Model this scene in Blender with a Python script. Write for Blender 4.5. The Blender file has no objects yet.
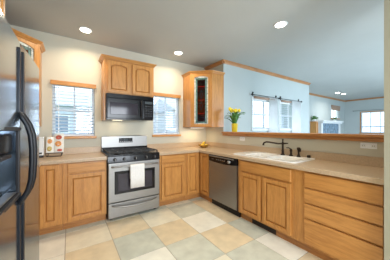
import bpy, bmesh, math, random
from mathutils import Vector, Matrix
random.seed(4)
C = bpy.context.scene.collection
S = bpy.context.scene
PI = math.pi
# ------------------------------------------------ camera, world, exposure
TH = 0.587
cd = bpy.data.cameras.new('camera'); cam = bpy.data.objects.new('camera', cd); C.objects.link(cam)
cam.location = (0, 0, 1.303); cam.rotation_euler = (PI/2, 0, -TH)
cd.sensor_width = 36; cd.lens = 188.6/390*36; cd.shift_y = -1.0/390; cd.clip_start = .02
S.camera = cam
w = bpy.data.worlds.new('sky'); S.world = w; w.use_nodes = True
bg = w.node_tree.nodes['Background']; bg.inputs[0].default_value = (.68, .84, 1.0, 1); bg.inputs[1].default_value = 3.4
S.view_settings.view_transform = 'Standard'; S.view_settings.look = 'None'
S.view_settings.exposure = 0.0; S.view_settings.gamma = 1; S.view_settings.use_curve_mapping = False
LAMP_W = 9.0
def fill_light(name, loc, sx, sy, e, col, rot):  # added fill area lights at unseen rear openings, standing in for daylight
    ld = bpy.data.lights.new(name, 'AREA'); ld.shape = 'RECTANGLE'; ld.size = sx; ld.size_y = sy; ld.energy = e; ld.color = col
    lo = bpy.data.objects.new(name, ld); C.objects.link(lo); lo.location = loc; lo.rotation_euler = rot
fill_light('fill_dining', (6.4, -2.25, 1.25), 4.3, 2.2, 255, (.66, .83, 1), (PI/2, 0, 0))
fill_light('fill_kitchen', (1.15, -2.2, 1.6), 1.8, 1.3, 150, (.88, .93, 1), (PI/2, 0, 0))
# room numbers
D = 3.51; W = 2.64; XL = -.95; CEIL = 2.715; YD = 2.91; YB = -2.0; XR = 11.4; YL = 3.7

# ------------------------------------------------ materials
def nt(name):
    m = bpy.data.materials.new(name); m.use_nodes = True
    return m, m.node_tree.nodes, m.node_tree.links, m.node_tree.nodes['Principled BSDF']
def plain(name, col, rough=.5, metal=0, var=.0, scale=8, stretch=(1, 1, 1), bump=0, coat=0):
    m, n, l, p = nt(name)
    p.inputs['Base Color'].default_value = (*col, 1); p.inputs['Roughness'].default_value = rough
    p.inputs['Metallic'].default_value = metal; p.inputs['Coat Weight'].default_value = coat
    tc = n.new('ShaderNodeTexCoord'); mp = n.new('ShaderNodeMapping'); mp.inputs['Scale'].default_value = stretch
    nz = n.new('ShaderNodeTexNoise'); nz.inputs['Scale'].default_value = scale; nz.inputs['Detail'].default_value = 5
    l.new(tc.outputs['Object'], mp.inputs[0]); l.new(mp.outputs[0], nz.inputs[0])
    if var:
        r = n.new('ShaderNodeValToRGB')
        r.color_ramp.elements[0].position = .3; r.color_ramp.elements[1].position = .7
        r.color_ramp.elements[0].color = (*[c*(1-var) for c in col], 1)
        r.color_ramp.elements[1].color = (*[min(1, c*(1+var)) for c in col], 1)
        l.new(nz.outputs[0], r.inputs[0]); l.new(r.outputs[0], p.inputs['Base Color'])
    if bump:
        b = n.new('ShaderNodeBump'); b.inputs['Strength'].default_value = bump; b.inputs['Distance'].default_value = .004
        l.new(nz.outputs[0], b.inputs['Height']); l.new(b.outputs[0], p.inputs['Normal'])
    return m
def oak(name, st, a=(.56, .262, .068), b=(.42, .178, .042)):
    m, n, l, p = nt(name)
    tc = n.new('ShaderNodeTexCoord'); mp = n.new('ShaderNodeMapping'); mp.inputs['Scale'].default_value = st
    nz = n.new('ShaderNodeTexNoise'); nz.inputs['Scale'].default_value = 6; nz.inputs['Detail'].default_value = 6; nz.inputs['Distortion'].default_value = .8
    fine = n.new('ShaderNodeTexNoise'); fine.inputs['Scale'].default_value = 30; fine.inputs['Detail'].default_value = 3
    r = n.new('ShaderNodeValToRGB'); r.color_ramp.elements[0].position = .36; r.color_ramp.elements[1].position = .58
    r.color_ramp.elements[0].color = (*b, 1); r.color_ramp.elements[1].color = (*a, 1)
    mx = n.new('ShaderNodeMix'); mx.inputs[0].default_value = .4
    l.new(tc.outputs['Object'], mp.inputs[0]); l.new(mp.outputs[0], nz.inputs[0]); l.new(mp.outputs[0], fine.inputs[0])
    l.new(nz.outputs[0], mx.inputs[2]); l.new(fine.outputs[0], mx.inputs[3]); l.new(mx.outputs[0], r.inputs[0])
    l.new(r.outputs[0], p.inputs['Base Color']); p.inputs['Roughness'].default_value = .38; p.inputs['Coat Weight'].default_value = .15
    return m
def emis(name, col, st):
    m, n, l, p = nt(name); p.inputs['Emission Color'].default_value = (*col, 1); p.inputs['Emission Strength'].default_value = st
    return m
def glassm(name, tint=(1, 1, 1), gloss=.08, rough=.02):
    m = bpy.data.materials.new(name); m.use_nodes = True; n = m.node_tree.nodes; l = m.node_tree.links; n.clear()
    o = n.new('ShaderNodeOutputMaterial'); t = n.new('ShaderNodeBsdfTransparent'); t.inputs[0].default_value = (*tint, 1)
    g = n.new('ShaderNodeBsdfGlossy'); g.inputs['Roughness'].default_value = rough
    x = n.new('ShaderNodeMixShader'); x.inputs[0].default_value = gloss
    l.new(t.outputs[0], x.inputs[1]); l.new(g.outputs[0], x.inputs[2]); l.new(x.outputs[0], o.inputs[0])
    return m
def sheer(name, col, tr):
    m = bpy.data.materials.new(name); m.use_nodes = True; n = m.node_tree.nodes; l = m.node_tree.links; n.clear()
    o = n.new('ShaderNodeOutputMaterial'); t = n.new('ShaderNodeBsdfTranslucent'); t.inputs[0].default_value = (*col, 1)
    g = n.new('ShaderNodeBsdfDiffuse'); g.inputs[0].default_value = (*col, 1)
    x = n.new('ShaderNodeMixShader'); x.inputs[0].default_value = tr
    l.new(g.outputs[0], x.inputs[1]); l.new(t.outputs[0], x.inputs[2]); l.new(x.outputs[0], o.inputs[0])
    return m
M = dict(
 wall=plain('cream_paint', (.57, .545, .45), .85, var=.02, scale=3, bump=.05),
 wallb=plain('pale_blue_paint', (.48, .53, .53), .85, var=.02, scale=3, bump=.05),
 ceil=plain('ceiling_paint', (.49, .515, .505), .9, var=.02, scale=2),
 col=plain('shaded_cream_paint', (.34, .32, .24), .85, var=.02, scale=3),  # cream wall paint with the column's shade put into the colour
 oakv=oak('oak_upright_grain', (4, 4, .45)), oakh=oak('oak_level_grain', (.45, 4, 4)), oaky=oak('oak_ledge_grain', (4, .45, 4), (.55, .25, .08), (.38, .15, .04)),
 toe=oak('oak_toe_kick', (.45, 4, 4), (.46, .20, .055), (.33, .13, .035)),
 trim=oak('oak_trim', (.45, .45, 4), (.50, .24, .09), (.36, .15, .05)),
 counter=plain('tan_laminate', (.50, .37, .245), .3, var=.10, scale=60),
 steel=plain('brushed_steel', (.31, .305, .295), .42, .95, var=.05, scale=14, stretch=(.3, .3, 12)),
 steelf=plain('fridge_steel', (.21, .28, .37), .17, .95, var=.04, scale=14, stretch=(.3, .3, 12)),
 satin=plain('satin_black', (.008, .009, .012), .38, var=.1),
 dark=plain('dark_grey_enamel', (.018, .018, .02), .4, var=.1),
 black=plain('gloss_black', (.006, .006, .008), .2, var=.1, coat=.1),
 iron=plain('cast_iron', (.012, .012, .013), .5, var=.2, scale=40, bump=.1),
 bronze=plain('oiled_bronze', (.035, .024, .018), .32, .7, var=.2),
 white=plain('white_enamel', (.82, .82, .80), .18, var=.01, coat=.2),
 wtrim=plain('white_trim', (.80, .82, .84), .5, var=.02),
 slat=sheer('blind_slat', (.72, .78, .86), .45),
 sheerc=sheer('white_curtain', (.93, .94, .95), .6),
 cloth=plain('white_terry', (.80, .79, .77), .95, var=.05, scale=60, bump=.5),
 grout=plain('grout', (.42, .38, .30), .9, var=.1),
 t0=plain('tile_cream', (.76, .72, .57), .38, var=.09, scale=7, bump=.1),
 t1=plain('tile_tan', (.70, .59, .40), .38, var=.10, scale=7, bump=.1),
 t2=plain('tile_grey', (.56, .58, .49), .38, var=.12, scale=7, bump=.1),
 t3=plain('tile_ivory', (.80, .79, .69), .38, var=.07, scale=7, bump=.1),
 carpet=plain('pale_carpet', (.58, .58, .57), .95, var=.1, scale=90),
 glass=glassm('clear_glass'), ovglass=plain('oven_glass', (.04, .035, .045), .08, 0, var=.3, scale=4),
 stain=glassm('red_stained_glass', (.85, .42, .26), .03, .08), lead=plain('lead_came', (.05, .07, .07), .4, .6, var=.2),
 tealg=plain('frosted_teal_glass', (.15, .25, .22), .25, var=.5, scale=45), frost=plain('frosted_clear_glass', (.68, .70, .64), .25, var=.3, scale=60),
 lens=emis('lamp_lens', (1, .93, .80), 14), under=emis('under_lamp_lens', (1, .85, .6), 2),
 yellow=plain('yellow_glaze', (.78, .60, .04), .3, var=.08), petal=plain('yellow_petal', (.85, .66, .04), .6, var=.15, scale=30),
 leaf=plain('green_leaf', (.07, .20, .04), .5, var=.4, scale=20), lemon=plain('lemon_skin', (.80, .55, .05), .4, var=.12, scale=30, bump=.2),
 gold=plain('amber_bowl', (.50, .28, .05), .2, .3, var=.15), paper=plain('page_paper', (.78, .76, .70), .6, var=.03),
 redp=plain('printed_red', (.45, .09, .06), .6, var=.5, scale=60), orp=plain('printed_orange', (.68, .30, .10), .6, var=.4, scale=60), olp=plain('printed_ochre', (.50, .38, .12), .6, var=.5, scale=60),
 tile=plain('blue_grey_stone', (.16, .24, .32), .5, var=.6, scale=9), siding=plain('blue_grey_siding', (.58, .66, .74), .7, var=.08, stretch=(.2, 1, 6)),
 sidw=plain('pale_siding', (.75, .78, .82), .7, var=.05), grass=plain('lawn', (.14, .2, .08), .9, var=.3, scale=3), roofm=plain('grey_shingle', (.50, .53, .57), .9, var=.2),
 tan=plain('tan_fabric', (.40, .27, .20), .85, var=.15, scale=50), led=emis('clock_display', (.2, .5, .6), .05),
 opane=plain('far_window_glass', (.20, .27, .36), .1),
 grate=plain('vent_brown', (.03, .022, .018), .5, .3, var=.2),
)

for k_ in ('led', 'lens', 'under'): M[k_].node_tree.nodes['Principled BSDF'].inputs['Base Color'].default_value = (.02, .02, .02, 1)
for k_ in ('black', 'dark', 'satin', 'ovglass'): M[k_].node_tree.nodes['Principled BSDF'].inputs['Specular IOR Level'].default_value = .28
# ------------------------------------------------ mesh helper
class MB:
    def __init__(s): s.bm = bmesh.new(); s.mi = 0
    def box(s, x0, x1, y0, y1, z0, z1, bev=0, seg=2, mi=0):
        r = bmesh.ops.create_cube(s.bm, size=1)
        for v in r['verts']:
            v.co = Vector(((x0+x1)/2+v.co.x*(x1-x0), (y0+y1)/2+v.co.y*(y1-y0), (z0+z1)/2+v.co.z*(z1-z0)))
        fs = {f for v in r['verts'] for f in v.link_faces}
        for f in fs: f.material_index = mi
        if bev:
            es = list({e for v in r['verts'] for e in v.link_edges})
            bmesh.ops.bevel(s.bm, geom=es, offset=bev, segments=seg, profile=.6, affect='EDGES')
        return s
    def prism(s, pts, a, b, axis='z', smooth=False, mi=0):
        """pts 2-D polygon; axis z: (x,y) from z=a..b; axis y: (x,z) from y=a..b; axis x: (y,z)"""
        def q(p, t):
            return {'z': (p[0], p[1], t), 'y': (p[0], t, p[1]), 'x': (t, p[0], p[1])}[axis]
        A = [s.bm.verts.new(q(p, a)) for p in pts]; B = [s.bm.verts.new(q(p, b)) for p in pts]
        fs = [s.bm.faces.new(A), s.bm.faces.new(B)]
        n = len(pts)
        for i in range(n):
            f = s.bm.faces.new((A[i], A[(i+1) % n], B[(i+1) % n], B[i])); f.smooth = smooth; fs.append(f)
        for f in fs: f.material_index = mi
        bmesh.ops.recalc_face_normals(s.bm, faces=fs)
        return s
    def tube(s, pts, r, n=10, cap=True):
        pts = [Vector(p) for p in pts]; rings = []
        R = r if isinstance(r, (list, tuple)) else [r]*len(pts)
        up = None
        for i, p in enumerate(pts):
            t = (pts[min(i+1, len(pts)-1)]-pts[max(i-1, 0)]).normalized()
            if up is None: up = t.orthogonal().normalized()
            up = (up - t*up.dot(t)).normalized(); v = t.cross(up)
            rings.append([s.bm.verts.new(p+(up*math.cos(2*PI*k/n)+v*math.sin(2*PI*k/n))*R[i]) for k in range(n)])
        fs = []
        for a, b in zip(rings, rings[1:]):
            for k in range(n):
                f = s.bm.faces.new((a[k], a[(k+1) % n], b[(k+1) % n], b[k])); f.smooth = True; fs.append(f)
        if cap: fs += [s.bm.faces.new(rings[0][::-1]), s.bm.faces.new(rings[-1])]
        bmesh.ops.recalc_face_normals(s.bm, faces=fs)
        return s
    def lathe(s, prof, c=(0, 0, 0), n=24, axis='z'):
        rings = []
        for r, z in prof:
            ring = []
            for k in range(n):
                a = 2*PI*k/n; p = (r*math.cos(a), r*math.sin(a), z)
                if axis == 'y': p = (p[0], -p[2], p[1])
                if axis == 'x': p = (p[2], p[0], p[1])
                ring.append(s.bm.verts.new((c[0]+p[0], c[1]+p[1], c[2]+p[2])))
            rings.append(ring)
        fs = []
        for a, b in zip(rings, rings[1:]):
            for k in range(n):
                f = s.bm.faces.new((a[k], a[(k+1) % n], b[(k+1) % n], b[k])); f.smooth = True; fs.append(f)
        fs += [s.bm.faces.new(rings[0][::-1]), s.bm.faces.new(rings[-1])]
        bmesh.ops.recalc_face_normals(s.bm, faces=fs)
        return s
    def ball(s, c, r, sc=(1, 1, 1), seg=12):
        q = bmesh.ops.create_uvsphere(s.bm, u_segments=seg, v_segments=seg//2+2, radius=r)
        for v in q['verts']: v.co = Vector((c[0]+v.co.x*sc[0], c[1]+v.co.y*sc[1], c[2]+v.co.z*sc[2]))
        for f in {f for v in q['verts'] for f in v.link_faces}: f.smooth = True
        return s
    def build(s, name, mat, parent=None):
        me = bpy.data.meshes.new(name); s.bm.to_mesh(me); s.bm.free()
        for m in (mat if isinstance(mat, list) else [mat]): me.materials.append(m)
        o = bpy.data.objects.new(name, me); C.objects.link(o)
        if parent: o.parent = parent
        return o
def tag(o, label=None, cat=None, group=None, kind=None):
    if label: o['label'] = label
    if cat: o['category'] = cat
    if group: o['group'] = group
    if kind: o['kind'] = kind
    return o
def thing(name, label, cat, loc=(0, 0, 0), rz=0, group=None):
    o = bpy.data.objects.new(name, None); C.objects.link(o); o.empty_display_size = .1
    o.location = loc; o.rotation_euler = (0, 0, rz)
    return tag(o, label, cat, group)
def struct(name, mb, mat): return tag(mb.build(name, mat), kind='structure')
def copy_tree(o, parent=None):
    c = o.copy(); C.objects.link(c); c.parent = parent
    for ch in [x for x in C.objects if x.parent == o]: copy_tree(ch, c)
    return c

# ------------------------------------------------ room shell
def wall_holes(axis, a0, a1, z0, z1, t0, t1, holes):
    """wall slab; axis 'y': spans x=a0..a1, thickness y=t0..t1 ; axis 'x': spans y"""
    mb = MB()
    def add(p, q, r, s_):
        if q-p < 1e-4 or s_-r < 1e-4: return
        if axis == 'y': mb.box(p, q, t0, t1, r, s_)
        else: mb.box(t0, t1, p, q, r, s_)
    cur = a0
    for h0, h1, hz0, hz1 in sorted(holes):
        add(cur, h0, z0, z1); add(h0, h1, z0, hz0); add(h0, h1, hz1, z1); cur = h1
    add(cur, a1, z0, z1)
    return mb
WIN1 = (-.215, .345, 1.19, 2.0); WIN2 = (1.355, 1.935, 1.19, 1.985)
WIN3 = (3.55, 4.42, 1.30, 2.02); WIN4 = (4.64, 5.52, 1.30, 2.02)
WIN5 = (9.88, 10.74, 1.80, 2.36); WIN6 = (1.75, 3.06, 1.12, 2.08)
struct('wall_back', wall_holes('y', XL-.12, W+.0, 0, CEIL, D, D+.12, [WIN1, WIN2]), M['wall'])
struct('wall_left', MB().box(XL-.12, XL, YB, D, 0, CEIL), M['wall'])
struct('wall_corner', MB().box(W, W+.12, YD+.0005, D+.12, 0, CEIL), M['wall'])
struct('wall_dining', wall_holes('y', W+.0005, 6.18, 0, CEIL, YD-.001, YD+.12, [WIN3, WIN4]), M['wallb'])
struct('wall_return', MB().box(6.06, 6.18, YD+.12, YL, 0, CEIL), M['wallb'])
struct('wall_living', wall_holes('y', 6.06, XR, 0, CEIL, YL, YL+.12, [WIN5]), M['wallb'])
struct('wall_right', wall_holes('x', YB, YL+.12, 0, CEIL, XR, XR+.12, [WIN6, (-1.4, .6, .9, 2.1)]), M['wallb'])
struct('wall_rear', wall_holes('y', XL-.12, XR+.12, 0, CEIL, YB-.12, YB, [(.2, 2.1, .9, 2.2), (4.2, 8.6, .05, 2.3)]), M['wallb'])
struct('wall_half', MB().box(W, W+.12, .391, YD-.001, 0, 1.17), M['wall'])
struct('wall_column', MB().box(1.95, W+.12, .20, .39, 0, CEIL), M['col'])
struct('ceiling', MB().box(XL-.12, XR+.12, YB-.12, YL+.12, CEIL, CEIL+.1), M['ceil'])
struct('ground', MB().box(-40, 60, -40, 60, -.6, -.5), M['grass'])
fl = MB(); fl.box(XL-.12, W+.12, YB-.12, D+.12, -.1, -.003, mi=4)
cols = {(0, 3): 0, (1, 3): 1, (2, 3): 0, (3, 3): 2, (4, 3): 1, (-1, 3): 3, (0, 2): 1, (1, 2): 2, (2, 2): 1, (3, 2): 3, (4, 2): 1,
        (1, 1): 3, (2, 1): 2, (3, 1): 1, (4, 1): 2, (3, 0): 2, (4, 0): 3, (2, 0): 0, (0, 1): 0, (1, 0): 1, (-1, 2): 3, (4, 4): 2, (3, 4): 0, (2, 4): 2, (5, 0): 1, (4, -1): 1}
for i in range(-2, 6):
    for j in range(-8, 5):
        x0 = -.04+.465*i; y0 = 1.0+.465*j; g = .004
        x0, x1, y0, y1 = x0+g, min(x0+.465-g, W), y0+g, min(y0+.465-g, D)
        x0 = max(x0, XL)
        if x1 <= x0 or y1 <= y0: continue
        fl.box(x0, x1, y0, y1, -.003, 0, mi=cols.get((i, j), random.choice([0, 1, 2, 3])))
struct('floor', fl, [M['t0'], M['t1'], M['t2'], M['t3'], M['grout']])
struct('floor_dining', MB().box(W+.12, XR+.12, YB-.12, YL+.12, -.1, 0), M['carpet'])
def crown(name, p, q, n):
    """crown moulding from p to q, n = direction into the room"""
    p = Vector((*p, 0)); q = Vector((*q, 0)); n = Vector((*n, 0)); mb = MB()
    prof = [(0, 0), (.055, 0), (.055, -.012), (.034, -.03), (.02, -.044), (.012, -.062), (0, -.062)]
    A = [mb.bm.verts.new(p+n*a+Vector((0, 0, CEIL+b))) for a, b in prof]; B = [mb.bm.verts.new(q+n*a+Vector((0, 0, CEIL+b))) for a, b in prof]
    fs = [mb.bm.faces.new(A), mb.bm.faces.new(B)]
    for i in range(len(prof)): fs.append(mb.bm.faces.new((A[i], A[(i+1) % 7], B[(i+1) % 7], B[i])))
    bmesh.ops.recalc_face_normals(mb.bm, faces=fs)
    struct(name, mb, M['trim'])
crown('trim_1', (W, D), (W, YD-.055), (-1, 0)); crown('trim_2', (W-.05, YD-.001), (6.18, YD-.001), (0, -1))
crown('trim_3', (6.18, YL), (XR, YL), (0, -1)); crown('trim_4', (XR, YL), (XR, YB), (-1, 0))
# oak ledge that caps the half wall
lg = MB(); lg.box(W-.06, W+.17, .391, YD+.0-.002, 1.215, 1.247, .008, 3); lg.box(W-.03, W+.145, .391, YD-.002, 1.17, 1.215, .004)
tag(lg.build('ledge_cap', M['oaky']), 'long oak ledge capping the half wall behind the sink counter', 'ledge')
# plaster edge where corner wall meets blue paint
# ------------------------------------------------ windows and blinds
def window(idx, loc, rz, wd, z0, z1, grid, sill=None, casing=None):
    """local x = width, +y = outdoors; opening starts at local x=0"""
    r = bpy.data.objects.new('window_%d' % idx, None); C.objects.link(r); r.location = loc; r.rotation_euler = (0, 0, rz)
    tag(r, kind='structure')
    f = MB(); t = .035; a, b = .05, .09
    f.box(0, t, a, b, z0, z1); f.box(wd-t, wd, a, b, z0, z1); f.box(t, wd-t, a, b, z0, z0+t); f.box(t, wd-t, a, b, z1-t, z1)
    for g in grid[0]: f.box(wd*g-.012, wd*g+.012, a+.005, b-.005, z0+t, z1-t)
    for g in grid[1]: f.box(t, wd-t, a+.002, b-.002, z0+(z1-z0)*g-.015, z0+(z1-z0)*g+.015)
    f.build('window_frame', M['wtrim'], r)
    MB().box(t, wd-t, .066, .071, z0+t, z1-t).build('window_pane', M['glass'], r)
    if sill: MB().box(-.025, wd+.025, -.045, .03, z0-.04, z0, .006).build('window_sill', sill, r)
    if casing:
        m = MB(); c = .035
        m.box(-c, 0, -.012, 0, z0-c, z1+c); m.box(wd, wd+c, -.012, 0, z0-c, z1+c); m.box(0, wd, -.012, 0, z1, z1+c); m.box(-c-.02, wd+c+.02, -.03, 0, z0-c, z0)
        m.build('window_casing', casing, r)
    return r
def blind(label, loc, rz, x0, x1, z0, z1, valance, group, pitch=.05, tilt=.34):
    t = thing('window_blind', label, 'blind', loc, rz, None)
    m = MB(); z = z0+.04
    while z < z1-.05:
        c, s_ = math.cos(tilt)*.023, math.sin(tilt)*.023
        m.prism([(-c+.024, z-s_-.0015), (c+.024, z+s_-.0015), (c+.024, z+s_+.0015), (-c+.024, z-s_+.0015)], x0+.004, x1-.004, 'x'); z += pitch
    m.build('slats', M['slat'], t)
    MB().box(x0+.004, x1-.004, .002, .038, z0+.004, z0+.022, .003).build('bottom_rail', M['wtrim'], t)
    for k in (.14, .86):
        m = MB(); xx = x0+(x1-x0)*k; m.box(xx-.006, xx+.006, -.001, .002, z0+.02, z1-.04)
        m.build('ladder_tape', M['wtrim'], t)
    if valance: MB().box(x0-.02, x1+.02, -.035, -.001, z1-.035, z1+.03, .005).build('valance', M['oakh'], t)
    else: MB().box(x0+.003, x1-.003, .001, .04, z1-.04, z1-.002).build('head_rail', M['wtrim'], t)
    MB().tube([(x0+.05, -.008, z1-.04), (x0+.05, -.008, z1-.42)], .003, 6).build('tilt_wand', M['wtrim'], t)
    return t
window(1, (WIN1[0], D, 0), 0, WIN1[1]-WIN1[0], WIN1[2], WIN1[3], ([.5], [.5]), M['oakh'])
window(2, (WIN2[0], D, 0), 0, WIN2[1]-WIN2[0], WIN2[2], WIN2[3], ([.5], [.5]), M['oakh'])
window(3, (WIN3[0], YD, 0), 0, WIN3[1]-WIN3[0], WIN3[2], WIN3[3], ([.56], [.5]), None, M['wtrim'])
window(4, (WIN4[0], YD, 0), 0, WIN4[1]-WIN4[0], WIN4[2], WIN4[3], ([.56], [.5]), None, M['wtrim'])
window(5, (WIN5[0], YL, 0), 0, WIN5[1]-WIN5[0], WIN5[2], WIN5[3], ([.5], []), M['oakh'])
window(6, (XR, WIN6[1], 0), -PI/2, WIN6[1]-WIN6[0], WIN6[2], WIN6[3], ([.25, .5, .75], [.3]), None, M['oakh'])
blind('white slatted blind with oak valance on window left of range', (0, D, 0), 0, WIN1[0], WIN1[1], WIN1[2], WIN1[3], True, None)
blind('white slatted blind with oak valance on window right of microwave', (0, D, 0), 0, WIN2[0], WIN2[1], WIN2[2], WIN2[3], True, None)
blind('white slatted blind on dining window nearer the tulips', (0, YD, 0), 0, WIN3[0], WIN3[0]+.51, WIN3[2], WIN3[3]-.0, False, None)
blind('white slatted blind on dining window farther from the tulips', (0, YD, 0), 0, WIN4[0], WIN4[0]+.47, WIN4[2], WIN4[3], False, None)
blind('white slatted blind on big window at the far right', (XR, WIN6[1], 0), -PI/2, 0, WIN6[1]-WIN6[0], WIN6[2], WIN6[3], False, None, .045)
def curtain(label, x0, x1):
    m = MB(); n = 36; pts = []
    for k in range(n+1):
        x = x0+(x1-x0)*k/n; pts.append((x, -.055+.014*math.sin(k*1.35)))
    poly = pts+[(x, y+.003) for x, y in pts[::-1]]
    m.prism(poly, .35, 2.085, 'z', True)
    o = m.build('sheer_curtain', M['sheerc']); o.location = (0, YD, 0); tag(o, label, 'curtain')
def rod(label, x0, x1):
    t = thing('curtain_rod', label, 'curtain rod', ((x0+x1)/2, YD-.055, 2.095)); h = (x1-x0)/2
    MB().tube([(-h, 0, 0), (h, 0, 0)], .006, 10).build('rod', M['iron'], t)
    for s_ in (-1, 1):
        MB().ball((s_*(h+.015), 0, 0), .024).build('finial', M['iron'], t)
        b = MB(); b.tube([(s_*(h-.06), .055, .0), (s_*(h-.06), .03, .0), (s_*(h-.06), 0, -.012)], .006, 8); b.ball((s_*(h-.06), .045, .05), .022); b.tube([(s_*(h-.06), .05, -.03), (s_*(h-.06), .05, .05)], .007, 8)
        b.build('bracket', M['iron'], t)
rod('black curtain rod over dining window nearer the tulips', 3.48, 4.50); rod('black curtain rod over dining window farther from the tulips', 4.58, 5.60)
curtain('sheer white curtain beside dining window nearer the tulips', 4.09, 4.42); curtain('sheer white curtain beside dining window farther from the tulips', 5.13, 5.56)
def shade(label, loc, x0, x1, z, h):
    m = MB()
    m.tube([(x0, 0, z), (x1, 0, z)], .028, 12); m.box(x0+.01, x1-.01, -.012, .0, z-h, z, .003)
    o = m.build('roller_shade', M['tan']); o.location = loc; tag(o, label, 'shade')
shade('rolled tan fabric shade under the curtain rod nearer the tulips', (0, YD-.03, 0), 3.57, 4.35, 2.045, .035)
shade('rolled tan fabric shade at top of farther dining window', (0, YD-.03, 0), 4.66, 5.1, 2.045, .03)
sh = MB()
for k in range(4): sh.box(WIN5[0]-.03, WIN5[1]+.03, -.05+.006*k, -.012, WIN5[3]-.03-.055*k, WIN5[3]+.03-.055*k, .008)
o = sh.build('roman_shade', M['tan']); o.location = (0, YL, 0); tag(o, 'folded tan roman shade on small living room window', 'shade')
t = thing('curtain_rod', 'thin black curtain rod left of big living room window', 'curtain rod', (XR-.06, 3.1, 2.16))
MB().tube([(0, -1.5, 0), (0, .22, 0)], .006).build('rod', M['iron'], t); MB().ball((0, .235, 0), .018).build('finial', M['iron'], t)
# recessed lamps
def can(label, x, y, p=LAMP_W, col=(1, .83, .61)):
    t = thing('recessed_light', label, 'ceiling light', (x, y, CEIL))
    MB().lathe([(.085, 0), (.088, -.004), (.083, -.009), (.066, -.007), (.064, -.0005)], n=32).build('trim_ring', M['wtrim'], t)
    MB().lathe([(.001, -.0075), (.064, -.0075), (.064, -.0105), (.001, -.0125)], n=32).build('lamp_lens', M['lens'], t)
    ld = bpy.data.lights.new('can_lamp', 'AREA'); ld.shape = 'DISK'; ld.size = .13; ld.energy = p; ld.color = col; ld.spread = math.radians(150)
    lo = bpy.data.objects.new('can_lamp', ld); C.objects.link(lo); lo.parent = t; lo.location = (0, 0, -.016)
can('round recessed ceiling light above window left of range', .19, 3.10)
can('round recessed ceiling light above window right of microwave', 1.678, 3.08)
can('round recessed ceiling light nearest the half wall ledge', 2.37, 1.478)
can('added unseen recessed fill light over the fridge side of floor', .15, 1.0)  # out of view, added to brighten the kitchen
can('added unseen recessed fill light behind the view near rear window', .9, -.9)  # added fill lamp behind the camera, never in view
can('small recessed ceiling light far off by the fireplace, nearer one', 8.66, 3.03, 6, (1, .93, .82)); can('small recessed ceiling light far off by the fireplace, right-hand one', 9.15, 3.0, 6, (1, .93, .82))
can('unseen round recessed ceiling light in the dining room', 5.0, .6, 14, (1, .93, .82))  # unseen can that lights the dining room

# ------------------------------------------------ cabinets
def door(parent, u0, u1, z0, z1, y, arch=0, name='door', st=.048, mat=None, panel=True):
    """front face at local y (negative = out); frame thickness .02"""
    m = MB(); yf, yb = y-.024, y; rail = st
    it, ib, il, ir = z1-rail, z0+rail, u0+st, u1-st
    m.box(u0, il, yf, yb, z0, z1, .004); m.box(ir, u1, yf, yb, z0, z1, .004); m.box(il, ir, yf+.0005, yb, z0, ib, .003)
    n = 14
    if arch:
        arc = [(il+(ir-il)*k/n, it-arch+arch*math.sin(PI*k/n)**.8) for k in range(n+1)]
    else: arc = [(il, it), (ir, it)]
    m.prism([(il, z1-.002)]+arc+[(ir, z1-.002)], yf+.0005, yb, 'y')
    d = m.build(name, M['oakv'], parent)
    if panel:
        p = MB(); pts = [(il, ib), (ir, ib)]+arc[::-1]
        vs = [p.bm.verts.new((a, yb-.001, b)) for a, b in pts]; f = p.bm.faces.new(vs)
        bmesh.ops.recalc_face_normals(p.bm, faces=[f])
        f.normal_update()
        if f.normal.y > 0: f.normal_flip()
        bmesh.ops.inset_region(p.bm, faces=[f], thickness=.007, depth=0, use_boundary=True, use_even_offset=True)
        bmesh.ops.inset_region(p.bm, faces=[f], thickness=.014, depth=.018, use_boundary=True, use_even_offset=True)
        p.build('panel', M['oakv'], d)
    return d
def drawer(parent, u0, u1, z0, z1, y, name='drawer'):
    return MB().box(u0, u1, y-.022, y, z0, z1, .008, 3).build(name, M['oakh'], parent)
def base(label, loc, rz, w_, fronts, toe=True, sides=None, open_=None):
    t = thing('base_cabinet', label, 'cabinet', loc, rz)
    if open_: # open top for sink
        m = MB(); m.box(0, .018, -.59, 0, .1, .872); m.box(w_-.018, w_, -.59, 0, .1, .872); m.box(.018, w_-.018, -.59, -.57, .1, .872); m.box(.018, w_-.018, -.57, 0, .1, .118)
    else: m = MB().box(0, w_, -.59, 0, .1, .872, .002)
    m.build('carcass', M['oakv'], t)
    if toe: MB().box(0, w_, -.53, -.512, 0, .1).build('toe_kick', M['toe'], t)
    for k, u0, u1, z0, z1 in fronts:
        (door if k == 'd' else drawer)(t, u0, u1, z0, z1, -.59)
    return t
# back run, left of range : x from -.31 to .44
base('oak base cabinet with drawer over door, left of the range', (-.07, D-.005, 0), 0, .505, [('w', .05, .485, .735, .86), ('d', .05, .485, .125, .715)])
base('oak base cabinet with full-height door, between fridge and drawer cabinet', (-.315, D-.005, 0), 0, .243, [('d', .02, .21, .125, .86)])
base('oak base cabinet along the left wall behind the fridge', (XL+.003, 1.93, 0), PI/2, .955, [('d', .03, .46, .125, .86), ('d', .48, .92, .125, .86)])
# right of range
base('oak base cabinet with drawer over door, right of the range', (1.235, D-.005, 0), 0, .505, [('w', .03, .465, .735, .86), ('d', .03, .465, .125, .715)])
t = thing('corner_cabinet', 'oak corner base cabinet with two doors meeting at a right angle', 'cabinet', (W-.005, D-.005, 0))
MB().prism([(0, 0), (-.893, 0), (-.893, -.59), (-.59, -.59), (-.59, -.893), (0, -.893)], .1, .872).build('carcass', M['oakv'], t)
MB().prism([(-.893, -.52), (-.52, -.52), (-.52, -.893), (-.538, -.893), (-.538, -.538), (-.893, -.538)], 0, .1).build('toe_kick', M['toe'], t)
door(t, -.875, -.635, .125, .86, -.59)
d2 = door(t, -.0, .25, .125, .86, 0); d2.rotation_euler = (0, 0, -PI/2); d2.location = (-.59, -.635, 0)
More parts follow.
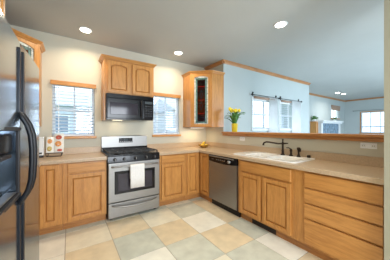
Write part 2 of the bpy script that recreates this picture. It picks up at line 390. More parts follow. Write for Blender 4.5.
# side run: local x -> -y ; origin at wall
def side(label, y, w_, fr, **k): return base(label, (W-.005, y, 0), -PI/2, w_, fr, **k)
tb = side('oak sink base cabinet with false drawer over two doors', 1.935, .825, [('w', .045, .79, .715, .855), ('d', .045, .395, .125, .695), ('d', .425, .79, .125, .695)], open_=True)
side('oak cabinet with four wide drawers at right end of counter', 1.108, .71, [('w', .105, .70, .705, .855), ('w', .105, .70, .547, .69), ('w', .105, .70, .388, .532), ('w', .105, .70, .125, .373)])
# floor register in the toe kick
g = MB(); g.box(0, .36, -.006, 0, 0, .075, .002)
for k in range(17): g.box(.015+k*.02, .022+k*.02, -.010, -.005, .01, .066)
o = g.build('toe_kick_vent', M['grate']); o.location = (W-.005-.532, 1.73, .008); o.rotation_euler = (0, 0, -PI/2); tag(o, 'dark slotted floor vent in toe kick below the sink', 'vent')

# countertops
m = MB(); a, b = .872, .915
m.box(XL+.002, .438, D-.615, D-.002, a, b); m.box(XL+.002, -.305, 1.93, D-.615, a, b)
m.box(-.31, .438, D-.64, D-.614, a-.0, b+.001, .008, 3); m.box(-.306, -.28, 1.93, D-.64, a, b+.001, .008, 3)
ct = m.build('countertop', M['counter']); tag(ct, 'tan laminate countertop left of the range running behind the fridge', 'countertop')
s_ = MB(); s_.box(XL+.022, .438, D-.022, D-.002, b, b+.10, .003); s_.box(XL+.002, XL+.022, 1.93, D-.002, b, b+.10, .003); s_.build('backsplash', M['counter'], ct)
SX0, SX1, SY0, SY1 = 2.13, 2.56, 1.19, 1.935
m = MB()
m.box(1.212, W-.002, D-.615, D-.002, a, b); m.box(W-.615, W-.002, SY1, D-.615, a, b); m.box(W-.615, W-.002, .392, SY0, a, b)
m.box(W-.615, SX0, SY0, SY1, a, b); m.box(SX1, W-.002, SY0, SY1, a, b)
m.box(1.212, W-.62, D-.64, D-.614, a, b+.001, .008, 3); m.box(W-.64, W-.614, .392, D-.62, a, b+.001, .008, 3)
ct = m.build('countertop', M['counter']); tag(ct, 'tan laminate countertop wrapping corner from range to right wall end, holding sink', 'countertop')
s_ = MB(); s_.box(1.212, W-.022, D-.022, D-.002, b, b+.10, .003); s_.box(W-.022, W-.002, .392, D-.002, b, b+.10, .003); s_.build('backsplash', M['counter'], ct)

# sink
t = thing('kitchen_sink', 'white drop-in double bowl sink in the right-hand counter', 'sink', (0, 0, .916))
x0, x1, y0, y1 = 2.09, 2.61, 1.14, 2.10
m = MB(); r_ = .055
def rr(x0, x1, y0, y1, r, n=6):
    P_ = []
    for cx, cy, a0 in ((x1-r, y1-r, 0), (x0+r, y1-r, 90), (x0+r, y0+r, 180), (x1-r, y0+r, 270)):
        for k in range(n+1):
            q = math.radians(a0+90*k/n); P_.append((cx+r*math.cos(q), cy+r*math.sin(q)))
    return P_
def rings(mb, loops, close_last=True):
    R = [[mb.bm.verts.new(p) for p in L] for L in loops]; fs = []
    for A, B in zip(R, R[1:]):
        n = len(A)
        for k in range(n):
            f = mb.bm.faces.new((A[k], A[(k+1) % n], B[(k+1) % n], B[k])); f.smooth = True; fs.append(f)
    if close_last: fs.append(mb.bm.faces.new(R[-1]))
    return fs
bx0, bx1 = 2.145, 2.50; my = 1.57; by1 = 1.925
m = MB(); ed = []; bowls = [(y0+.085, my-.014), (my+.014, by1)]
Ls = [rr(x0, x1, y0, y1, .05)]+[rr(bx0, bx1, q0, q1, .05) for q0, q1 in bowls]
VL = [[m.bm.verts.new((p[0], p[1], .014)) for p in L] for L in Ls]
for V_ in VL:
    for k in range(len(V_)): ed.append(m.bm.edges.new((V_[k], V_[(k+1) % len(V_)])))
bmesh.ops.triangle_fill(m.bm, edges=ed, use_beauty=True, use_dissolve=False)
lo2 = [m.bm.verts.new((p[0]+(.006 if p[0] > 2.35 else -.006), p[1]+(.006 if p[1] > 1.6 else -.006), 0)) for p in Ls[0]]
for k in range(len(lo2)):
    f = m.bm.faces.new((VL[0][k], VL[0][(k+1) % len(lo2)], lo2[(k+1) % len(lo2)], lo2[k])); f.smooth = False
bmesh.ops.recalc_face_normals(m.bm, faces=m.bm.faces[:])
m.build('rim', M['white'], t)
for (q0, q1) in bowls:
    m = MB(); L = []
    for ins, z, r_ in ((0, .014, .05), (.008, .0, .05), (.015, -.13, .05), (.04, -.17, .05), (.12, -.175, .03)):
        L.append([(p[0], p[1], z) for p in rr(bx0+ins, bx1-ins, q0+ins, q1-ins, r_)])
    rings(m, L); m.build('bowl', M['white'], t)
    MB().lathe([(.001, -.1745), (.04, -.1745), (.042, -.171), (.03, -.170), (.001, -.172)], ((bx0+bx1)/2, (q0+q1)/2, 0)).build('drain', M['steel'], t)
# faucet set
fx_, fy_, fz = 2.555, 1.60, .930
t = thing('kitchen_faucet', 'dark bronze faucet with long curved spout over the sink', 'faucet', (fx_, fy_-.04, fz))
MB().lathe([(.030, 0), (.031, .008), (.020, .02), (.016, .05), (.019, .06), (.014, .075), (.013, .15), (.017, .158), (.017, .175), (.011, .185), (.008, .205), (.013, .215), (.009, .228), (.001, .232)]).build('body', M['bronze'], t)
MB().tube([(.05, -.05, .168), (.02, -.02, .166), (-.03, .05, .160), (-.07, .10, .170), (-.10, .15, .180), (-.125, .18, .183), (-.145, .205, .172), (-.150, .215, .150), (-.150, .215, .132)], [.008, .012, .012, .012, .012, .012, .012, .013, .016], 12).build('spout', M['bronze'], t)
t = thing('faucet_handle', 'dark bronze lever handle standing right beside the faucet body', 'faucet handle', (fx_+.0, 1.44, fz))
MB().lathe([(.026, 0), (.027, .008), (.016, .02), (.014, .055), (.019, .068), (.018, .085), (.009, .1), (.001, .104)]).build('base', M['bronze'], t)
MB().tube([(0, 0, .095), (-.02, .02, .112), (-.045, .04, .112)], [.008, .008, .006]).build('lever', M['bronze'], t)
t = thing('sink_sprayer', 'dark bronze pull-out sprayer, flared top, third from the spout', 'sprayer', (fx_, 1.335, fz))
MB().lathe([(.026, 0), (.027, .008), (.017, .02), (.011, .05), (.013, .075), (.021, .105), (.022, .122), (.012, .128), (.001, .129)]).build('body', M['bronze'], t)
MB().box(-.008, .008, -.03, -.014, .07, .115, .003).build('trigger', M['bronze'], t)
o = MB().lathe([(.022, 0), (.022, .035), (.018, .045), (.001, .047)]).build('air_gap_cap', M['bronze']); o.location = (fx_+.04, 1.225, .917-.0); tag(o, 'short dark round cap at right end of the sink', 'cap')

# dishwasher
t = thing('dishwasher', 'stainless dishwasher with black control panel under the right counter', 'dishwasher', (W-.005, 2.598, 0), -PI/2)
MB().box(.002, .655, -.57, -.01, .1, .868).build('tub', M['dark'], t)
dm = MB(); n = 12; pts = []
for k in range(n+1):
    u = .006+.645*k/n; pts.append((u, .765-.022*math.sin(PI*k/n)))
dm.prism([(.006, .115), (.651, .115)]+pts[::-1], -.615, -.57, 'y'); dd = dm.build('door', M['steel'], t)
cp = MB(); cp.prism([(u, z+.002) for u, z in pts]+[(.651, .866), (.006, .866)], -.618, -.57, 'y'); cpo = cp.build('control_panel', M['black'], t)
MB().box(.03, .60, -.636, -.612, .838, .856, .006, 3).build('handle', M['steel'], t)
MB().lathe([(.03, 0), (.03, .008), (.022, .012), (.020, .024), (.001, .026)], (.50, -.618, .80), 24, 'y').build('dial', M['steel'], cpo)
for k in range(5): MB().box(.20+k*.045, .228+k*.045, -.623, -.617, .795, .808, .002).build('button', M['steel'], cpo)
MB().box(.08, .13, -.6195, -.617, .797, .803).build('badge', M['steel'], cpo)
MB().box(.002, .655, -.55, -.53, 0, .1).build('toe_plate', M['black'], t)

# range
t = thing('gas_range', 'stainless gas range with black cooktop between the base cabinets', 'range', (.443, D-.01, 0)); RW = .766
MB().box(.002, RW-.002, -.62, -.0, .03, .905).build('body', M['dark'], t)
for u in (.05, RW-.05):
    for y in (-.08, -.56): MB().tube([(u, y, 0), (u, y, .035)], .02).build('foot', M['dark'], t)
MB().box(0, RW, -.645, -.06, .905, .93, .006, 3).build('cooktop', M['black'], t)
bgm = MB(); bgm.prism([(0, .93), (-.075, .93), (-.06, 1.0), (-.05, 1.0), (-.045, 1.175), (-.035, 1.185), (0, 1.185)], 0, RW, 'x'); bk = bgm.build('backguard', M['steel'], t)
MB().box(.004, RW-.004, -.082, -.052, .93, .995).build('vent_strip', M['black'], bk)
MB().box(.27, .50, -.056, -.04, 1.065, 1.145, .004).build('clock_panel', M['black'], bk)
MB().box(.35, .42, -.0575, -.055, 1.10, 1.125).build('clock_display', M['led'], bk)
for k in range(6): MB().box(.285+k*.036, .305+k*.036, -.0585, -.055, 1.075, 1.087, .001).build('button', M['steel'], bk)
bp = [(.17, -.22), (.17, -.49), (RW-.17, -.22), (RW-.17, -.49), (RW/2, -.355)]
for u, y in bp:
    bu = MB().lathe([(.055, .93), (.055, .938), (.04, .944), (.038, .952), (.001, .954)], (u, y, 0)).build('burner', M['iron'], t)
for k in range(3):
    g = MB(); u0, u1 = .03+k*.238, .262+k*.238; ya, yb = -.61, -.10
    for y in (ya, yb, (ya+yb)/2): g.box(u0, u1, y-.006, y+.006, .955, .97, .003)
    for u in (u0, u1): g.box(u-.006, u+.006, ya, yb, .955, .97, .003)
    g.box((u0+u1)/2-.005, (u0+u1)/2+.005, ya, yb, .957, .972, .003)
    for y in (ya+.13, yb-.13): g.box(u0, u1, y-.005, y+.005, .957, .972, .003)
    for u in (u0, u1):
        for y in (ya, yb): g.box(u-.008, u+.008, y-.008, y+.008, .93, .958)
    g.build('grate', M['iron'], t)
cpm = MB(); cpm.prism([(-.62, .825), (-.655, .83), (-.648, .91), (-.62, .926)], .0, RW, 'x'); cp = cpm.build('control_panel', M['black'], t)
for u in (.09, .22, RW/2, RW-.22, RW-.09):
    kn = MB().lathe([(.024, 0), (.024, .006), (.019, .01), (.017, .03), (.001, .032)], (u, -.651, .868), 20, 'y').build('knob', M['dark'], cp)
    MB().box(u-.003, u+.003, -.69, -.683, .855, .885).build('pointer', M['steel'], kn)
od = MB().box(.006, RW-.006, -.66, -.62, .262, .818, .008, 3).build('oven_door', M['steel'], t)
MB().box(.085, RW-.085, -.664, -.655, .375, .70, .006).build('window_bezel', M['black'], od)
MB().box(.13, RW-.13, -.667, -.661, .41, .66, .003).build('oven_window', M['ovglass'], od)
h = MB(); h.tube([(.05, -.66, .765), (.055, -.70, .77), (.075, -.712, .77), (RW/2, -.718, .77), (RW-.075, -.712, .77), (RW-.055, -.70, .77), (RW-.05, -.66, .765)], .011, 12).build('handle', M['steel'], od)
dr = MB().box(.006, RW-.006, -.658, -.62, .045, .25, .008, 3).build('drawer', M['steel'], t)
MB().tube([(.05, -.655, .225), (.08, -.685, .215), (.2, -.695, .195), (RW/2, -.70, .185), (RW-.2, -.695, .195), (RW-.08, -.685, .215), (RW-.05, -.655, .225)], [.006, .009, .012, .013, .012, .009, .006], 12).build('handle', M['steel'], dr)
# towel over the oven handle
m = MB(); prof = [(-.705, .58), (-.7, .70), (-.7035, .768), (-.712, .786), (-.722, .786), (-.7335, .768), (-.733, .70), (-.735, .60), (-.737, .45)]
nn = 14; R = []
for k in range(nn+1):
    u = .285+.205*k/nn; R.append([m.bm.verts.new((u, y-.004*math.sin(k*1.1)*max(0, (.76-z)*3), z)) for y, z in prof])
for A, B in zip(R, R[1:]):
    for j in range(len(prof)-1):
        f = m.bm.faces.new((A[j], A[j+1], B[j+1], B[j])); f.smooth = True
bmesh.ops.recalc_face_normals(m.bm, faces=m.bm.faces[:])
o = m.build('dish_towel', M['cloth']); o.location = (.443, D-.01, 0); md = o.modifiers.new('s', 'SOLIDIFY'); md.thickness = .005; md.offset = 0
tag(o, 'white dish towel hanging over the oven door handle', 'towel')

# microwave
t = thing('microwave_oven', 'black over-the-range microwave mounted under the wall cabinet', 'microwave', (.468, D-.005, 1.45)); MW = .745
MB().box(0, MW, -.36, 0, 0, .405, .004).build('body', M['black'], t)
md_ = MB().box(.004, .56, -.395, -.36, .02, .335, .008, 3).build('door', M['black'], t)
MB().box(.05, .47, -.399, -.394, .08, .265, .004).build('window', M['ovglass'], md_)
MB().tube([(.52, -.393, .05), (.52, -.43, .07), (.52, -.437, .18), (.52, -.43, .29), (.52, -.393, .31)], .011, 10).build('handle', M['dark'], md_)
cp = MB().box(.564, MW-.004, -.393, -.36, .02, .335, .006, 3).build('control_panel', M['black'], t)
MB().box(.59, .72, -.396, -.392, .275, .315).build('display', M['led'], cp)
for i in range(3):
    for j in range(5): MB().box(.59+i*.046, .625+i*.046, -.3955, -.392, .06+j*.04, .085+j*.04, .002).build('key', M['dark'], cp)
v = MB(); v.box(.004, MW-.004, -.39, -.36, .34, .402, .003)
for k in range(5): v.box(.02, MW-.02, -.396, -.389, .346+k*.011, .350+k*.011)
v.build('vent_grille', M['black'], t)
ld = bpy.data.lights.new('hood_lamp', 'AREA'); ld.size = .12; ld.energy = .5; ld.color = (1, .8, .5)
lo = bpy.data.objects.new('hood_lamp', ld); C.objects.link(lo); lo.parent = t; lo.location = (.2, -.15, -.006)
MB().box(.13, .27, -.21, -.09, -.004, .0).build('lamp_lens', M['under'], t)

# wall cabinet over microwave
def crownpoly(pts_front, z, parent, name='crown'):
    """pts_front: list of plan points; sweeps a cove profile outwards; closed across the back"""
    m = MB()
    prof = [(0, 0), (.012, .004), (.02, .02), (.04, .038), (.045, .05), (0, .05)]
    n = len(pts_front); dirs = []
    V = [Vector(p) for p in pts_front]
    def nrm(a, b): d = (b-a).normalized(); return Vector((d.y, -d.x))
    for i in range(n):
        if i == 0: o_ = nrm(V[0], V[1])
        elif i == n-1: o_ = nrm(V[-2], V[-1])
        else:
            a_, b_ = nrm(V[i-1], V[i]), nrm(V[i], V[i+1]); o_ = (a_+b_); o_ = o_/(o_.dot(a_))
        dirs.append(o_)
    R = [[m.bm.verts.new((V[i].x+dirs[i].x*a, V[i].y+dirs[i].y*a, z+b)) for a, b in prof] for i in range(n)]
    for A, B in zip(R, R[1:]):
        for j in range(len(prof)): m.bm.faces.new((A[j], A[(j+1) % 6], B[(j+1) % 6], B[j]))
    m.bm.faces.new(R[0]); m.bm.faces.new(R[-1][::-1])
    bmesh.ops.recalc_face_normals(m.bm, faces=m.bm.faces[:])
    return m.build(name, M['oakh'], parent)
t = thing('wall_cabinet', 'oak wall cabinet with two arched doors above the microwave', 'cabinet', (.444, D-.003, 0)); CW = .80
c = MB(); c.box(0, CW, -.31, 0, 1.858, 2.40, .002); c.box(0, .02, -.31, 0, 1.44, 1.858, .002); c.box(CW-.03, CW, -.31, 0, 1.85, 1.858)
c.build('carcass', M['oakv'], t)
door(t, .045, .385, 1.875, 2.375, -.31, .035); door(t, .425, .765, 1.875, 2.375, -.31, .035)
crownpoly([(0, 0), (0, -.31), (CW, -.31), (CW, 0)], 2.39, t)
# cabinet over fridge
t = thing('wall_cabinet', 'oak wall cabinet high above the stainless refrigerator', 'cabinet', (XL+.003, .93, 0), PI/2)
MB().box(0, .95, -.545, 0, 1.86, 2.40, .002).build('carcass', M['oakv'], t)
door(t, .03, .46, 1.875, 2.375, -.545, .035); door(t, .49, .92, 1.875, 2.375, -.545, .035)
crownpoly([(0, 0), (0, -.545), (.95, -.545), (.95, 0)], 2.39, t)
# diagonal corner cabinets
def diag(label, cx, sgn, zb):
    t = thing('corner_wall_cabinet', label, 'cabinet', (cx, D-.003, 0)); zt = 2.41; th = .018
    P0 = [(0, 0), (-.61, 0), (-.61, -.305), (-.305, -.61), (0, -.61)]
    fl_ = lambda L: [(p[0]*sgn, p[1]) for p in L]
    m = MB()
    for z in (zb, zt-th): m.prism(fl_(P0), z, z+th)
    m.prism(fl_([(-.61, 0), (-.61, -.305), (-.592, -.305), (-.592, 0)]), zb+th, zt-th)
    m.prism(fl_([(-.305, -.61), (0, -.61), (0, -.592), (-.305, -.592)]), zb+th, zt-th)
    m.prism(fl_([(-.592, 0), (-.592, -.006), (0, -.006), (0, 0)]), zb+th, zt-th); m.prism(fl_([(-.006, -.006), (0, -.006), (0, -.592), (-.006, -.592)]), zb+th, zt-th)
    m.build('carcass', M['oakv'], t)
    for k in (1, 2, 3):
        z = zb+(zt-zb)*k/4
        MB().prism(fl_([(-.008, -.008), (-.588, -.008), (-.588, -.295), (-.295, -.588), (-.008, -.588)]), z, z+.016).build('shelf', M['oakh'], t)
    L = math.hypot(.305, .305)
    # door local frame: x along the diagonal, -y outward
    dd = door(t, .03, L-.03, zb+.015, zt-.015, 0, .03, st=.046, panel=False)
    if sgn > 0: dd.location = (-.61, -.305, 0); dd.rotation_euler = (0, 0, -PI/4)
    else: dd.location = (.305, -.61, 0); dd.rotation_euler = (0, 0, PI/4)
    u0, u1, z0, z1 = .076, L-.076, zb+.061, zt-.061
    fr = MB(); fr.box(0, .034, -.018, .0, zb+.001, zt-.001); fr.box(L-.034, L, -.018, 0, zb+.001, zt-.001)
    g = MB(); g.box(u0+.062, u1-.062, -.010, -.007, z0+.05, z1-.07); g.build('stained_pane', M['stain'], dd)
    b1 = MB(); b1.box(u0, u0+.03, -.011, -.006, z0, z1-.03); b1.box(u1-.03, u1, -.011, -.006, z0, z1-.03); b1.box(u0, u1, -.011, -.006, z0, z0+.018); b1.box(u0, u1, -.0105, -.006, z1-.035, z1)
    b1.build('frosted_border', M['frost'], dd)
    b2 = MB(); b2.box(u0+.03, u0+.062, -.011, -.006, z0+.018, z1-.05); b2.box(u1-.062, u1-.03, -.011, -.006, z0+.018, z1-.05); b2.box(u0+.03, u1-.03, -.011, -.006, z0+.018, z0+.05); b2.box(u0+.03, u1-.03, -.0105, -.006, z1-.07, z1-.035)
    b2.build('teal_border', M['tealg'], dd)
    le = MB(); w_ = .0025; mid = (u0+u1)/2
    for u in (u0+.03, u0+.062, u1-.062, u1-.03): le.box(u-w_, u+w_, -.013, -.005, z0, z1-.02)
    for z in (z0+.018, z0+.04, z1-.058, z1-.035): le.box(u0, u1, -.013, -.005, z-w_, z+w_)
    zz = z0+.12
    while zz < z1-.06:
        le.box(u0, u0+.04, -.0125, -.005, zz-w_, zz+w_); le.box(u1-.04, u1, -.0125, -.005, zz-w_, zz+w_); zz += .12
    zc = (z0+z1)/2
    le.tube([(mid, -.009, zc-.20), (mid-.03, -.009, zc-.10), (mid+.02, -.009, zc), (mid-.03, -.009, zc+.10), (mid, -.009, zc+.20)], .003, 6)
    le.tube([(mid, -.009, zc-.20), (mid+.03, -.009, zc-.10), (mid-.02, -.009, zc), (mid+.03, -.009, zc+.10), (mid, -.009, zc+.20)], .003, 6)
    le.build('lead_came', M['lead'], dd)
    fo = fr.build('face_frame', M['oakv'], t); fo.location = dd.location; fo.rotation_euler = dd.rotation_euler
    pts = [(-.61, 0), (-.61, -.305), (-.305, -.61), (0, -.61)]
    if sgn < 0: pts = [(.0, -.61), (.305, -.61), (.61, -.305), (.61, 0)]
    crownpoly(pts, 2.40, t)
    return t
diag('oak corner wall cabinet with leaded stained glass door, beside the tulips', W-.003, 1, 1.34)
diag('oak corner wall cabinet with leaded glass door, mostly behind the refrigerator', XL+.003, -1, 1.34)
t = thing('under_cabinet_light', 'slim white light strip under the glass corner cabinet by the tulips', 'light', (W-.40, D-.22, 1.3398))
MB().box(-.17, .17, -.03, .03, -.022, 0, .004).build('housing', M['wtrim'], t); MB().box(-.15, .15, -.022, .022, -.025, -.022).build('lamp_lens', M['under'], t)
ld = bpy.data.lights.new('strip_lamp', 'AREA'); ld.shape = 'RECTANGLE'; ld.size = .3; ld.size_y = .04; ld.energy = 2.2; ld.color = (1, .80, .5)
lo = bpy.data.objects.new('strip_lamp', ld); C.objects.link(lo); lo.parent = t; lo.location = (0, 0, -.03)

# refrigerator
t = thing('refrigerator', 'stainless side-by-side refrigerator with black bowed handles and ice dispenser', 'refrigerator', (-.236, .90, 0), math.radians(87)); FW = .915; FH = 1.75
MB().box(.004, FW-.004, .075, .64, .03, FH-.02, .004).build('cabinet_body', M['dark'], t)
for u in (.06, FW-.06): MB().tube([(u, .12, 0), (u, .12, .035)], .02).build('foot', M['dark'], t)
MB().box(.01, FW-.01, .03, .075, .03, .09).build('base_grille', M['dark'], t)
gap = .42
def fdoor(u0, u1, hole=None):
    m = MB(); n = 48
    def yy(u): k = (u-u0)/(u1-u0); return -.0195*min(k/.06, (1-k)/.94, 1) if u0 < .1 else -.003*math.sin(PI*min(max(k, 0), 1))
    us = [u0+(u1-u0)*k/n for k in range(n+1)]
    def seg(a_, b_, z0, z1):
        uu = [a_]+[u for u in us if a_+1e-4 < u < b_-1e-4]+[b_]
        m.prism([(u, yy(u)) for u in uu]+[(b_, .07), (a_, .07)], z0, z1, 'z')
        for f in m.bm.faces:
            pass
    if hole:
        h0, h1, z0, z1 = hole
        seg(u0, u1, .10, z0); seg(u0, u1, z1, FH); seg(u0, h0, z0, z1); seg(h1, u1, z0, z1)
    else: seg(u0, u1, .10, FH)
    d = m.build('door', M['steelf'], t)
    return d, yy
d1, y1f = fdoor(.003, gap-.004, (.06, .375, .98, 1.30))
d2_, y2f = fdoor(gap+.004, FW-.003)
ds = MB(); ds.box(.061, .374, .045, .065, .981, 1.299); ds.box(.061, .374, .0, .045, .981, .99)
ds.build('dispenser_recess', M['black'], d1)
bz = MB(); bz.box(.055, .38, -.014, .004, 1.295, 1.312, .003); bz.box(.055, .38, -.014, .004, .968, .985, .003); bz.box(.055, .067, -.016, .004, .98, 1.30, .003); bz.box(.368, .38, -.008, .006, .98, 1.30, .003)
bz.build('dispenser_bezel', M['dark'], d1)
MB().box(.08, .36, .012, .045, 1.19, 1.28, .01).build('dispenser_controls', M['black'], d1)
MB().box(.15, .29, .0, .03, 1.17, 1.19, .006).build('dispenser_lever', M['dark'], d1)
MB().box(.08, .36, -.0, .04, .985, .995, .003).build('drip_tray', M['steel'], d1)
for dpar, u in ((d1, gap-.035), (d2_, gap+.035)):
    hm = MB()
    hm.box(u-.009, u+.009, -.010, .010, 1.385, 1.715, .003); hm.box(u-.009, u+.009, -.010, .010, .14, .93, .004)
    zz = [1.385, 1.36, 1.325, 1.27, 1.2, 1.12, 1.04, .99, .95, .925]; yyv = [-.004, -.016, -.034, -.048, -.053, -.053, -.049, -.038, -.019, -.004]
    hm.tube([(u, y, z) for y, z in zip(yyv, zz)], .0115, 12)
    hm.build('handle', M['satin'], dpar)

# ------------------------------------------------ small things
# bowl of lemons
t = thing('fruit_bowl', 'shallow amber bowl in the counter corner under the glass cabinet', 'bowl', (2.33, 3.17, .916))
MB().lathe([(.05, 0), (.052, .006), (.08, .02), (.118, .052), (.125, .062), (.119, .062), (.078, .026), (.05, .014), (.001, .012)], n=32).build('bowl', M['gold'], t)
for k, (a_, b_, z, lb) in enumerate([(-.04, -.02, .05, 'yellow lemon at left in the amber bowl'), (.045, -.025, .05, 'yellow lemon at right in the amber bowl'), (0, .05, .05, 'yellow lemon at back of the amber bowl'), (.0, .0, .094, 'yellow lemon on top of the others in the amber bowl')]):
    l_ = MB().ball((0, 0, 0), 0.028, (1.25, 1, 1), 14).build('lemon', M['lemon']); l_.location = (2.33+a_, 3.17+b_, .916+z); l_.rotation_euler = (0, .3*k, k*1.1)
    tag(l_, lb, 'lemon', 'lemons in the bowl')
# tulips
t = thing('flower_pot', 'yellow flower pot of yellow tulips standing on the oak ledge', 'flower pot', (2.66, 2.615, 1.248))
MB().lathe([(.048, 0), (.052, .004), (.060, .14), (.066, .15), (.066, .16), (.058, .16), (.055, .145), (.001, .14)], n=28).build('pot', M['yellow'], t)
for k in range(7):
    a_ = 2*PI*k/7+.4; r_ = .03+.09*random.random(); h = .36+.09*random.random()
    x, y = r_*math.cos(a_), r_*math.sin(a_)
    st = MB().tube([(x*.2, y*.2, .13), (x*.5, y*.5, h*.6), (x, y, h)], .004, 6).build('stem', M['leaf'], t)
    MB().lathe([(.003, 0), (.023, .010), (.030, .032), (.026, .055), (.013, .072), (.001, .072)], (x, y, h), 8).build('tulip', M['petal'], st)
lm = MB()
for k in range(18):
    a_ = 2*PI*k/18+random.random()*.3; L = .12+.10*random.random(); hh = .25+.12*random.random()
    if k in (1, 8): L, hh = .22, .27
    pr = []; dx, dy = math.cos(a_), math.sin(a_)
    for j in range(7):
        q = j/6; r_ = .02+(L-.02)*q**1.4; z = .13+(hh-.13)*math.sin(q*PI*.62)/math.sin(PI*.62) if k not in (1, 8) else .13+(hh-.13)*math.sin(q*PI*.5)
        wd = .027*math.sin(PI*min(1, q*.93+.07))**.7+.0008
        pr.append((lm.bm.verts.new((dx*r_-dy*wd, dy*r_+dx*wd, z)), lm.bm.verts.new((dx*r_, dy*r_, z-.006)), lm.bm.verts.new((dx*r_+dy*wd, dy*r_-dx*wd, z))))
    for A, B in zip(pr, pr[1:]):
        for i in (0, 1):
            f = lm.bm.faces.new((A[i], A[i+1], B[i+1], B[i])); f.smooth = True
lo_ = lm.build('leaves', M['leaf'], t); md = lo_.modifiers.new('s', 'SOLIDIFY'); md.thickness = .0015
# outlets
def outlet(label, loc, rz, w_, h_, gang):
    t = thing('wall_outlet', label, 'outlet', loc, rz)
    MB().box(-w_/2, w_/2, -.007, 0, -h_/2, h_/2, .003).build('cover_plate', M['wtrim'], t)
    for g in gang:
        s = MB().box(g-.017, g+.017, -.010, -.006, -.013, .013, .003).build('socket', M['white'], t)
        MB().box(g-.008, g-.005, -.0108, -.009, -.006, .006).build('slot', M['dark'], s); MB().box(g+.005, g+.008, -.0108, -.009, -.006, .006).build('slot', M['dark'], s)
outlet('white double outlet plate under the ledge near the right wall end', (W, .645, 1.125), -PI/2, .135, .062, (-.04, 0, .04)[::2])
outlet('white outlet plate under the ledge above the dishwasher side counter', (W, 2.40, 1.125), -PI/2, .115, .07, (-.025, .025))
# cookbook on stand + white canister
t = thing('cookbook_stand', 'open cookbook with fruit pictures on a wire stand left of the range', 'cookbook', (-.185, 3.33, .916), math.radians(-6))
w_ = MB(); w_.tube([(-.075, -.04, .005), (-.075, .02, .006), (-.075, .09, .01)], .004, 6); w_.tube([(.085, -.04, .005), (.085, .02, .006), (.085, .09, .01)], .004, 6); w_.tube([(-.09, -.04, .05), (-.075, -.04, .004), (.085, -.04, .004), (.11, -.04, .05)], .005, 6); w_.tube([(-.09, -.03, .05), (.11, -.03, .05)], .005, 6); w_.tube([(-.08, .085, .01), (-.06, .06, .2), (.06, .06, .2), (.08, .085, .01)], .004, 6)
w_.build('wire_stand', M['iron'], t)
def page(u0, u1, y0, y1, z0, z1, pics, name):
    m = MB(); lean = .20
    def q(u, v): # u 0..1, v 0..1
        z = z0+(z1-z0)*v
        return Vector((u0+(u1-u0)*u, y0+(y1-y0)*u+lean*(z-z0)-.012*math.sin(PI*u), z))
    n = 8; off = Vector((0, .012, 0)); F = [[m.bm.verts.new(q(k/n, v)) for v in (0, 1)] for k in range(n+1)]; Bk = [[m.bm.verts.new(q(k/n, v)+off) for v in (0, 1)] for k in range(n+1)]
    for k in range(n):
        m.bm.faces.new((F[k][0], F[k+1][0], F[k+1][1], F[k][1])); m.bm.faces.new((Bk[k][1], Bk[k+1][1], Bk[k+1][0], Bk[k][0]))
        m.bm.faces.new((F[k][1], F[k+1][1], Bk[k+1][1], Bk[k][1])); m.bm.faces.new((F[k+1][0], F[k][0], Bk[k][0], Bk[k+1][0]))
    m.bm.faces.new((F[0][0], F[0][1], Bk[0][1], Bk[0][0])); m.bm.faces.new((F[n][1], F[n][0], Bk[n][0], Bk[n][1]))
    o = m.build(name, M['paper'], t)
    for (uc, vc, ru, rv, mt) in pics:
        p = MB(); vs = []
        for k in range(12):
            a_ = 2*PI*k/12; vs.append(p.bm.verts.new(q(uc+ru*math.cos(a_), vc+rv*math.sin(a_))-Vector((0, .002, 0))))
        f = p.bm.faces.new(vs); f2 = bmesh.ops.extrude_face_region(p.bm, geom=[f]); [setattr(v, 'co', v.co-Vector((0, .0015, 0))) for v in f2['geom'] if isinstance(v, bmesh.types.BMVert)]
        p.build('printed_picture', M[mt], o)
page(-.088, -.002, -.01, .0, .055, .275, [(.45, .72, .32, .15, 'orp'), (.45, .25, .34, .16, 'olp')], 'page')
page(.002, .115, .0, -.01, .055, .32, [(.45, .80, .34, .12, 'redp'), (.42, .46, .36, .15, 'orp'), (.6, .12, .28, .07, 'redp')], 'page')
t = thing('storage_canister', 'plain white box-shaped canister beside the cookbook, next to the fridge', 'canister', (-.325, 3.31, .916))
MB().box(-.034, .034, -.05, .05, .03, .255, .006, 3).build('body', M['white'], t); MB().box(-.028, .028, -.045, .045, 0, .03, .003).build('base', M['dark'], t); MB().box(-.036, .036, -.052, .052, .255, .28, .006, 3).build('lid', M['white'], t)
MB().box(-.015, .015, -.056, -.049, .05, .07, .002).build('latch', M['dark'], t)

# ------------------------------------------------ living room
t = thing('fireplace', 'white mantel fireplace with blue-grey stone face on the far wall', 'fireplace', (9.22, YL-.003, 0))
MB().box(-.86, .86, -.22, 0, 0, 1.53).build('stone_face', M['tile'], t)
mm = MB(); mm.box(-.94, .94, -.32, 0, 1.53, 1.60, .01); mm.box(-.98, .98, -.36, 0, 1.60, 1.64, .008); mm.build('mantel_shelf', M['wtrim'], t)
MB().box(-.4, .4, -.24, -.215, .1, .75).build('firebox', M['black'], t)
for s_ in (-1, 1): MB().box(s_*.86-.06, s_*.86+.06, -.26, 0, 0, 1.53, .005).build('pilaster', M['wtrim'], t)
t = thing('wooden_cabinet', 'tall narrow orange-brown wooden cabinet at left end of the fireplace', 'cabinet', (8.02, YL-.003, 0))
MB().box(-.09, .09, -.2, 0, .05, 1.6, .006).build('carcass', M['oakv'], t); door(t, -.085, .085, .08, 1.57, -.2, st=.03)
for a_ in (-.07, .07):
    for b_ in (-.17, -.03): MB().box(a_-.015, a_+.015, b_-.015, b_+.015, 0, .05).build('leg', M['oakv'], t)
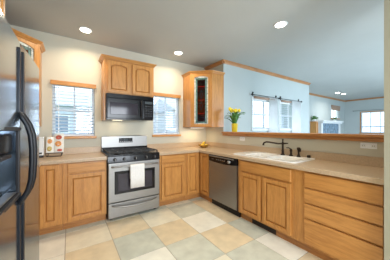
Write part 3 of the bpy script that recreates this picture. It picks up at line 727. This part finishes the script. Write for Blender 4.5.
def plant(label, loc, r, n):
    t = thing('potted_plant', label, 'plant', loc)
    MB().lathe([(.04, 0), (.055, .09), (.05, .09), (.001, .08)], n=16).build('pot', M['wtrim'], t)
    lm = MB()
    for k in range(n):
        a_ = random.random()*2*PI; e = random.random()*1.3+.1; L = r*(.6+.4*random.random())
        d = Vector((math.cos(a_)*math.cos(e), math.sin(a_)*math.cos(e), math.sin(e))); s_ = Vector((-math.sin(a_), math.cos(a_), 0))*.02; b_ = Vector((0, 0, .08))
        v = [lm.bm.verts.new(b_), lm.bm.verts.new(b_+d*L*.5+s_), lm.bm.verts.new(b_+d*L-Vector((0, 0, L*.2))), lm.bm.verts.new(b_+d*L*.5-s_)]
        lm.bm.faces.new(v)
    o = lm.build('foliage', M['leaf'], t); md = o.modifiers.new('s', 'SOLIDIFY'); md.thickness = .002
plant('leafy green plant on top of the wooden cabinet by the fireplace', (8.02, YL-.12, 1.601), .22, 60)
plant('small green plant at right end of the white mantel', (9.78, YL-.18, 1.641), .17, 40)

# ------------------------------------------------ outdoors, seen through the blinds
def house(label, loc, w_, d_, h_, mat, wins):
    t = thing('house', label, 'house', loc)
    MB().box(-w_/2, w_/2, 0, d_, 0, h_).build('wall', M[mat], t)
    MB().prism([(-.4, h_), (d_+.4, h_), (d_/2, h_+1.6)], -w_/2-.3, w_/2+.3, 'x').build('roof', M['roofm'], t)
    for x, z, a_, b_ in wins:
        f = MB().box(x-a_/2, x+a_/2, -.06, 0, z, z+b_).build('window', M['wtrim'], t)
        MB().box(x-a_/2+.08, x+a_/2-.08, -.08, -.055, z+.08, z+b_-.08).build('pane', M['opane'], f)
house('blue-grey neighbouring house seen through the blind left of range', (1.0, 16, -.5), 9, 7, 3.4, 'siding', [(-1.6, 1.5, 1.2, 1.3), (1.4, 1.5, 1.2, 1.3)])
house('pale neighbouring house seen through the blind right of microwave', (13, 16, -.5), 9, 7, 3.6, 'sidw', [(-2, 1.5, 1.2, 1.3), (1.5, 1.5, 1.2, 1.3)])
